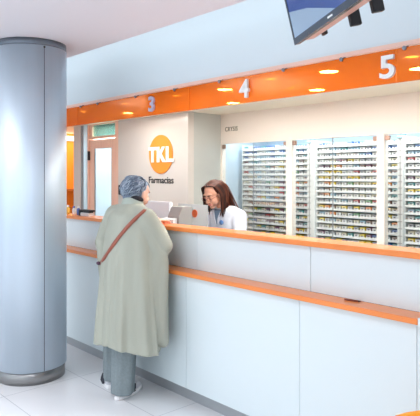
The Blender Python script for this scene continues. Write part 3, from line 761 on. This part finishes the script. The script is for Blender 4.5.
# shoulder strap : a closed loop over right shoulder to left hip
STR = mat('brown_leather', srgb(158, 88, 70), .5)
p_top = V((-3.339, 2.419, 1.352)); p_bot = V((-3.575, 2.16, .925)); dd_ = V((-.82, .56, -.03)).normalized()
P_ = []; Nn = []
def cast(o_, d_):
    h = bvhc.ray_cast(o_, d_)
    if h[0] is not None: P_.append(h[0]+h[1]*.006); Nn.append(h[1])
for yy in (2.45, 2.42, 2.39): cast(V((-3.325, yy, 1.7)), V((0, 0, -1)))
for i in range(40):
    u = -.06+1.05*i/39
    cast(p_top.lerp(p_bot, u)+V((0, 0, .045*math.sin(PI*max(0, min(1, u)))))-dd_*.8, dd_)
for _ in range(4): P_ = [P_[0]]+[(P_[i-1]+P_[i]*2+P_[i+1])/4 for i in range(1, len(P_)-1)]+[P_[-1]]
bm = bmesh.new(); ringsL = []
for i, p in enumerate(P_):
    t_ = (P_[min(i+1, len(P_)-1)]-P_[max(i-1, 0)]).normalized(); nn = Nn[i]; sd = t_.cross(nn).normalized(); w = .0125
    ringsL.append([p+sd*w+nn*.003, p-sd*w+nn*.003, p-sd*w-nn*.010, p+sd*w-nn*.010])
loft(bm, ringsL); st = obj('shoulder_strap', bm, STR, pr, True); st['label'] = 'brown leather bag strap crossing the back'
# ring at the hip
bm = bmesh.new(); q = P_[-1]
ell(bm, q+V((-.008, -.012, 0)), (.022, .014, .014)); obj('strap_buckle', bm, mat('buckle', srgb(90, 60, 80), .4, .4), pr, True)
# hair : blown short bob
HAIR = hairmat('grey_hair', srgb(84, 96, 116), srgb(132, 148, 168), srgb(188, 202, 216))
bm = bmesh.new()
PH = lambda x, y, z: HC+HR @ V((x, y, z))
ell(bm, PH(-.006, -.032, .026), (.084, .090, .085), HR, 28); ell(bm, PH(-.006, -.052, -.035), (.070, .058, .066), HR, 24)
random.seed(3)
for i in range(620):
    th = random.uniform(-PI, PI); ph = math.acos(random.uniform(-.92, 1))
    if math.sin(th) > .05 and ph > 1.15: continue      # keep the face and ear clear
    if math.sin(th) > .45 and ph > .95: continue
    n0 = V((math.sin(ph)*math.cos(th), math.sin(ph)*math.sin(th), math.cos(ph)))
    d = V((-.35, -.55, -.75))+V((random.gauss(0, .3), random.gauss(0, .3), random.gauss(0, .3)))
    if ph < .5: d = V((n0.x*2, n0.y*2-.5, 0))+V((random.gauss(0, .5), random.gauss(0, .5), 0))
    L = random.uniform(.045, .095); p = V(n0); pts_ = []; up_l = random.uniform(.0, .05); c_ = V((-.006, -.032, .026)); rr_ = V((.085, .092, .087))
    for k_ in range(6):
        u = k_/5
        nn = p.normalized(); tdir = (d-nn*d.dot(nn)).normalized()
        lift = 1+(.10*math.sin(PI*u*.75)+up_l*4*u*u)
        pts_.append(PH(c_.x+rr_.x*p.x*lift, c_.y+rr_.y*p.y*lift, c_.z+rr_.z*p.z*lift))
        p = (nn+tdir*(L/5/.088)).normalized()
    rad0 = random.uniform(.004, .0085)
    tube(bm, pts_, lambda u: rad0*(1-u)**.5+.0008, 5, .7)
h_ = obj('hair', bm, HAIR, pr, True); h_['label'] = 'short tousled blue-grey hair'

# ---- pharmacist (built facing -Y)
pp = thing('person', 'dark-haired woman in white coat and glasses, head bent, behind the counter', 'person', (-3.64, 3.55, 0))
HC2 = V((-3.668, 3.375, 1.415)); HR2 = frame((.08, -.88, -.46))
bm = bmesh.new(); head_blobs(bm, HC2, HR2, 1.03)
chain(bm, [((-3.66, 3.42, 1.37), .048), ((-3.645, 3.485, 1.27), .045)])
chain(bm, [((-3.64, 3.53, 1.20), .11), ((-3.64, 3.55, 1.05), .11), ((-3.64, 3.57, .95), .12)])
chain(bm, [((-3.81, 3.52, 1.205), .045), ((-3.64, 3.52, 1.225), .06), ((-3.50, 3.52, 1.205), .045)])
a0, a1, a2 = V((-3.475, 3.51, 1.215)), V((-3.42, 3.46, 1.03)), V((-3.52, 3.23, 1.04)); c0, c1, c2 = V((-3.83, 3.51, 1.225)), V((-3.88, 3.46, 1.03)), V((-3.77, 3.23, 1.04))
chain(bm, [(a0, .044), (a1, .038), (a2, .025)]); chain(bm, [(c0, .044), (c1, .038), (c2, .025)])
hand(bm, a2+V((-.01, -.02, -.005)), (-.4, -1, -.05), (0, 0, 1), 1, .25); hand(bm, c2+V((.01, -.02, -.005)), (.4, -1, -.05), (0, 0, 1), -1, .25)
for sx_ in (-1, 1): chain(bm, [((-3.64+sx_*.08, 3.57, .88), .09), ((-3.64+sx_*.09, 3.56, .48), .055), ((-3.64+sx_*.10, 3.58, .09), .035), ((-3.64+sx_*.11, 3.48, .05), .022)])
obj('body', remesh(bm, .0045, 3), SKIN_P, pp, True)
face_parts(pp, HC2, HR2, 1.03, True)
bm = bmesh.new(); leg(bm, V((-3.56, 3.57, .85)), V((-3.55, 3.565, .48)), V((-3.54, 3.58, .05)), .09, .075, .07, 1); leg(bm, V((-3.72, 3.57, .85)), V((-3.73, 3.565, .48)), V((-3.74, 3.58, .05)), .09, .075, .07, 2); ell(bm, (-3.64, 3.57, .87), (.15, .11, .1))
obj('trousers', remesh(bm, .009, 3), mat('white_trousers', srgb(225, 228, 232), .8), pp, True)
shoe(pp, (-3.54, 3.66, 0), (-3.53, 3.42, 0), 0); shoe(pp, (-3.74, 3.66, 0), (-3.75, 3.42, 0), 0)
LAB = mat('white_lab_coat', srgb(212, 218, 228), .8, bump=.05, nscale=20)
bm = bmesh.new(); rings = []
for z, cy_, rx, ry in ((1.305, 3.505, .075, .065), (1.29, 3.505, .125, .085), (1.265, 3.51, .175, .10), (1.21, 3.52, .19, .115), (1.12, 3.535, .19, .125), (1.0, 3.555, .18, .125), (.9, 3.565, .19, .135), (.7, 3.57, .215, .15), (.5, 3.57, .23, .16)):
    rings.append(ring((-3.64, cy_, z), rx, ry, 72, 0, (lambda a, z=z: .03*math.sin(7*a+z*3)*(1 if z < 1.1 else .2))))
loft(bm, rings)
for q in ((a0, a1, a2), (c0, c1, c2)): chain(bm, [(q[0], .066), (q[0].lerp(q[1], .5), .062), (q[1], .055), (q[1].lerp(q[2], .5), .046), (q[2]+V((0, .02, 0)), .037)], 20)
lab = obj('lab_coat', remesh(bm, .008, 4), LAB, pp, True)
bml = bmesh.new(); bml.from_mesh(lab.data); bvl = BVHTree.FromBMesh(bml)
def on_lab(x, z, off=.003):
    h = bvl.ray_cast(V((x, 2.9, z)), V((0, 1, 0))); return (h[0]+h[1]*off) if h[0] is not None else V((x, 3.4, z))
# V of blue-grey shirt, lapels, badges
bm = bmesh.new(); grid = []
for i in range(9):
    z = 1.275-.13*i/8; w = .042*(1-i/8)+.003
    grid.append([on_lab(-3.655+w*(j/4-1), z, .004) for j in range(9)])
vsg = [[bm.verts.new(p) for p in r_] for r_ in grid]
for i in range(8):
    for j in range(8): bm.faces.new((vsg[i][j], vsg[i][j+1], vsg[i+1][j+1], vsg[i+1][j]))
o = obj('shirt', bm, mat('shirt_blue', srgb(106, 128, 150), .8), pp, True); md = o.modifiers.new('s', 'SOLIDIFY'); md.thickness = .004
bm = bmesh.new()
for sx_ in (-1, 1):
    tube(bm, [on_lab(-3.655+sx_*(.05-.044*u), 1.28-.15*u, .006) for u in [i/8 for i in range(9)]], lambda u: .004+.012*math.sin(PI*min(1, u*1.05)), 8, .4)
obj('lapel', bm, LAB, pp, True)
for x, z in ((-3.84, 1.18), (-3.60, 1.165)):
    p = on_lab(x, z, .006); bm = bmesh.new(); ell(bm, p, (.025, .008, .022), None, 16); bx = obj('name_badge', bm, mat('badge_blue', srgb(92, 140, 200), .4), pp, True)
    bm = bmesh.new(); ell(bm, p+V((.002, -.008, .002)), (.011, .003, .01), None, 12); w_ = obj('badge_mark', bm, LGREY, None, True); w_.parent = bx; w_.matrix_parent_inverse = M.Translation(-pp.location)
# glasses
PG = lambda x, y, z: HC2+HR2 @ V((x*1.03, y*1.03, z*1.03))
bm = bmesh.new()
for sx_ in (-1, 1):
    tube(bm, [PG(sx_*.031+.023*math.cos(a_*PI/10), .101, .0+.017*math.sin(a_*PI/10)) for a_ in range(21)], .0018, 6)
    tube(bm, [PG(sx_*.054, .10, .004), PG(sx_*.074, .05, .006), PG(sx_*.08, -.005, .004)], .0016, 6)
tube(bm, [PG(-.008, .103, .004), PG(0, .107, .006), PG(.008, .103, .004)], .0016, 6)
obj('glasses', bm, mat('glasses_frame', srgb(120, 60, 56), .3), pp, True)
# hair
HAIR2 = hairmat('brown_hair', srgb(26, 15, 13), srgb(56, 28, 20), srgb(118, 58, 34))
bm = bmesh.new(); ell(bm, PG(0, -.025, .036), (.083, .093, .084), HR2, 28)
random.seed(11)
for i in range(260):
    sd = 1 if i % 2 else -1
    # start along the centre parting, fall over the side of the skull, then hang with gravity
    u0 = random.random(); sp = PG(.003*sd, .050-.138*u0, .112-.03*abs(u0-.35)-.05*max(0, u0-.6))
    side_y = (.034 if sd > 0 else .012)-(.125 if sd > 0 else .10)*u0+random.uniform(-.01, .01)
    m1 = PG(sd*.062, side_y+.01, .085); m2 = PG(sd*random.uniform(.086, .095), side_y, .01); 
    drop = random.uniform(.12, .215)
    if sd < 0: drop *= 1.0
    e1 = m2+V((0, 0, -drop*.5))+HR2 @ V((sd*.006, -.012, 0)); e2 = m2+V((random.uniform(-.012, .012), random.uniform(-.01, .01)+.01, -drop))
    ctrl = [sp, m1, m2, e1, e2]; pts_ = []
    for k_ in range(13):
        f = k_/12*4; j = min(3, int(f)); f -= j
        p0 = ctrl[max(0, j-1)]; p1 = ctrl[j]; p2 = ctrl[j+1]; p3 = ctrl[min(4, j+2)]
        pts_.append(.5*((2*p1)+(p2-p0)*f+(2*p0-5*p1+4*p2-p3)*f*f+(3*p1-p0-3*p2+p3)*f**3))
    tube(bm, pts_, lambda u: .0085*(1-u**2*.75), 6, .6)
for i in range(60):   # back hair lying over the shoulder
    x_ = random.uniform(-.07, .075); s1 = PG(x_*.5, -.10, .07); s2 = PG(x_, -.13, -.0); s3 = s2+V((.02, .03, -.10)); s4 = V((-3.64-x_*1.2+.03, 3.60, 1.24-.06*random.random()))
    tube(bm, [s1, s1.lerp(s2, .6)+HR2 @ V((0, -.01, 0)), s2, s2.lerp(s4, .35), s2.lerp(s4, .7), s4], lambda u: .009*(1-u*.6), 6, .6)
h_ = obj('hair', bm, HAIR2, pp, True); h_['label'] = 'long reddish brown hair parted in the middle'

# ------------------------------------------------------------------ lights
def area(name, loc, target, sx_, sy_, power, col=(1, 1, 1)):
    l = bpy.data.lights.new(name, 'AREA'); l.shape = 'RECTANGLE'; l.size = sx_; l.size_y = sy_; l.energy = power; l.color = col
    o = bpy.data.objects.new(name, l); C.objects.link(o); o.location = loc
    o.rotation_euler = (V(target)-V(loc)).to_track_quat('-Z', 'Y').to_euler(); return o
area('rear_daylight_fill', (-2.6, -4.1, 1.6), (-2.6, 2, 1.3), 10.5, 2.2, 62, (.86, .94, 1.0))  # added fill behind the camera, acts as daylight from unseen windows
for x in (-6.4, -4.2, -2.0, .2):
    for y in (-1.6, .6):
        area('lobby_fill', (x, y, ZC-.01), (x, y, 0), .9, .9, 15, (.97, .98, 1))  # added overhead fill with no fixture, brightens floor and counter
area('cove_strip', (-2.8, 2.36, 2.80), (-2.8, 2.72, 2.62), 10.5, .06, 11, (.95, .98, 1))
area('staff_lamp', (-3.2, 3.35, ZS-.015), (-3.2, 3.35, 0), 4.5, .25, 22, (1, .97, .93))
area('niche_lamp', (-3.0, YW+.14, 2.10), (-3.0, YS+.1, 1.2), 2.9, .08, 17, (.92, .98, 1))
area('store_backlight_fill', (-5.9, 4.4, ZS-.02), (-5.9, 4.4, 0), 1.1, .7, 220, (.88, .95, 1))  # added unseen backlight that brightens the frosted door pane
area('warm_lamp', (-7.4, 4.3, ZS-.02), (-7.4, 4.5, 0), 1.2, .6, 16, (1, .78, .5))
t = thing('wall_lamp', 'bright cream strip lamp high in the warm-lit room at left', 'lamp', (-8.1, 4.3, 2.14), None)
bm = bmesh.new(); box(bm, -8.12, -8.07, 3.9, 4.95, 2.14, 2.20, .004); obj('tube_cover', bm, STRIP, t)
obj('bracket', B(-8.14, -8.12, 3.9, 4.95, 2.13, 2.21), LGREY, t)
t = thing('wooden_shelf', 'wooden wall shelf in the warm-lit room between column and pillar', 'shelf', (-8.0, 4.3, 1.0))
for zz in (1.04, 1.34): obj('board', B(-8.14, -7.9, 3.9, 4.9, zz, zz+.03), mat('shelf_wood', srgb(180, 110, 50), .5), t)
obj('board_end', B(-8.14, -7.9, 4.9, 4.93, .8, 1.85), WARMW, t)

w = bpy.data.worlds.new('w'); bpy.context.scene.world = w; w.use_nodes = True
w.node_tree.nodes['Background'].inputs[0].default_value = (.8, .9, 1, 1); w.node_tree.nodes['Background'].inputs[1].default_value = 1.

# ------------------------------------------------------------------ camera
cam = bpy.data.cameras.new('camera'); co = bpy.data.objects.new('camera', cam); C.objects.link(co)
cam.sensor_fit = 'HORIZONTAL'; cam.sensor_width = 36; cam.lens = 48; cam.shift_y = -(208-175.5)/420
co.location = (0, 0, H_EYE); co.rotation_euler = (PI/2, 0, math.atan2(.740, .672)); cam.clip_start = .05
sc = bpy.context.scene; sc.camera = co
sc.view_settings.view_transform = 'Standard'; sc.view_settings.look = 'None'; sc.view_settings.gamma = 1; sc.view_settings.use_curve_mapping = False
sc.view_settings.exposure = .07
sc.cycles.max_bounces = 8; sc.cycles.transparent_max_bounces = 12; sc.cycles.use_denoising = True
sc.cycles.caustics_reflective = False; sc.cycles.caustics_refractive = False; sc.cycles.sample_clamp_indirect = 40
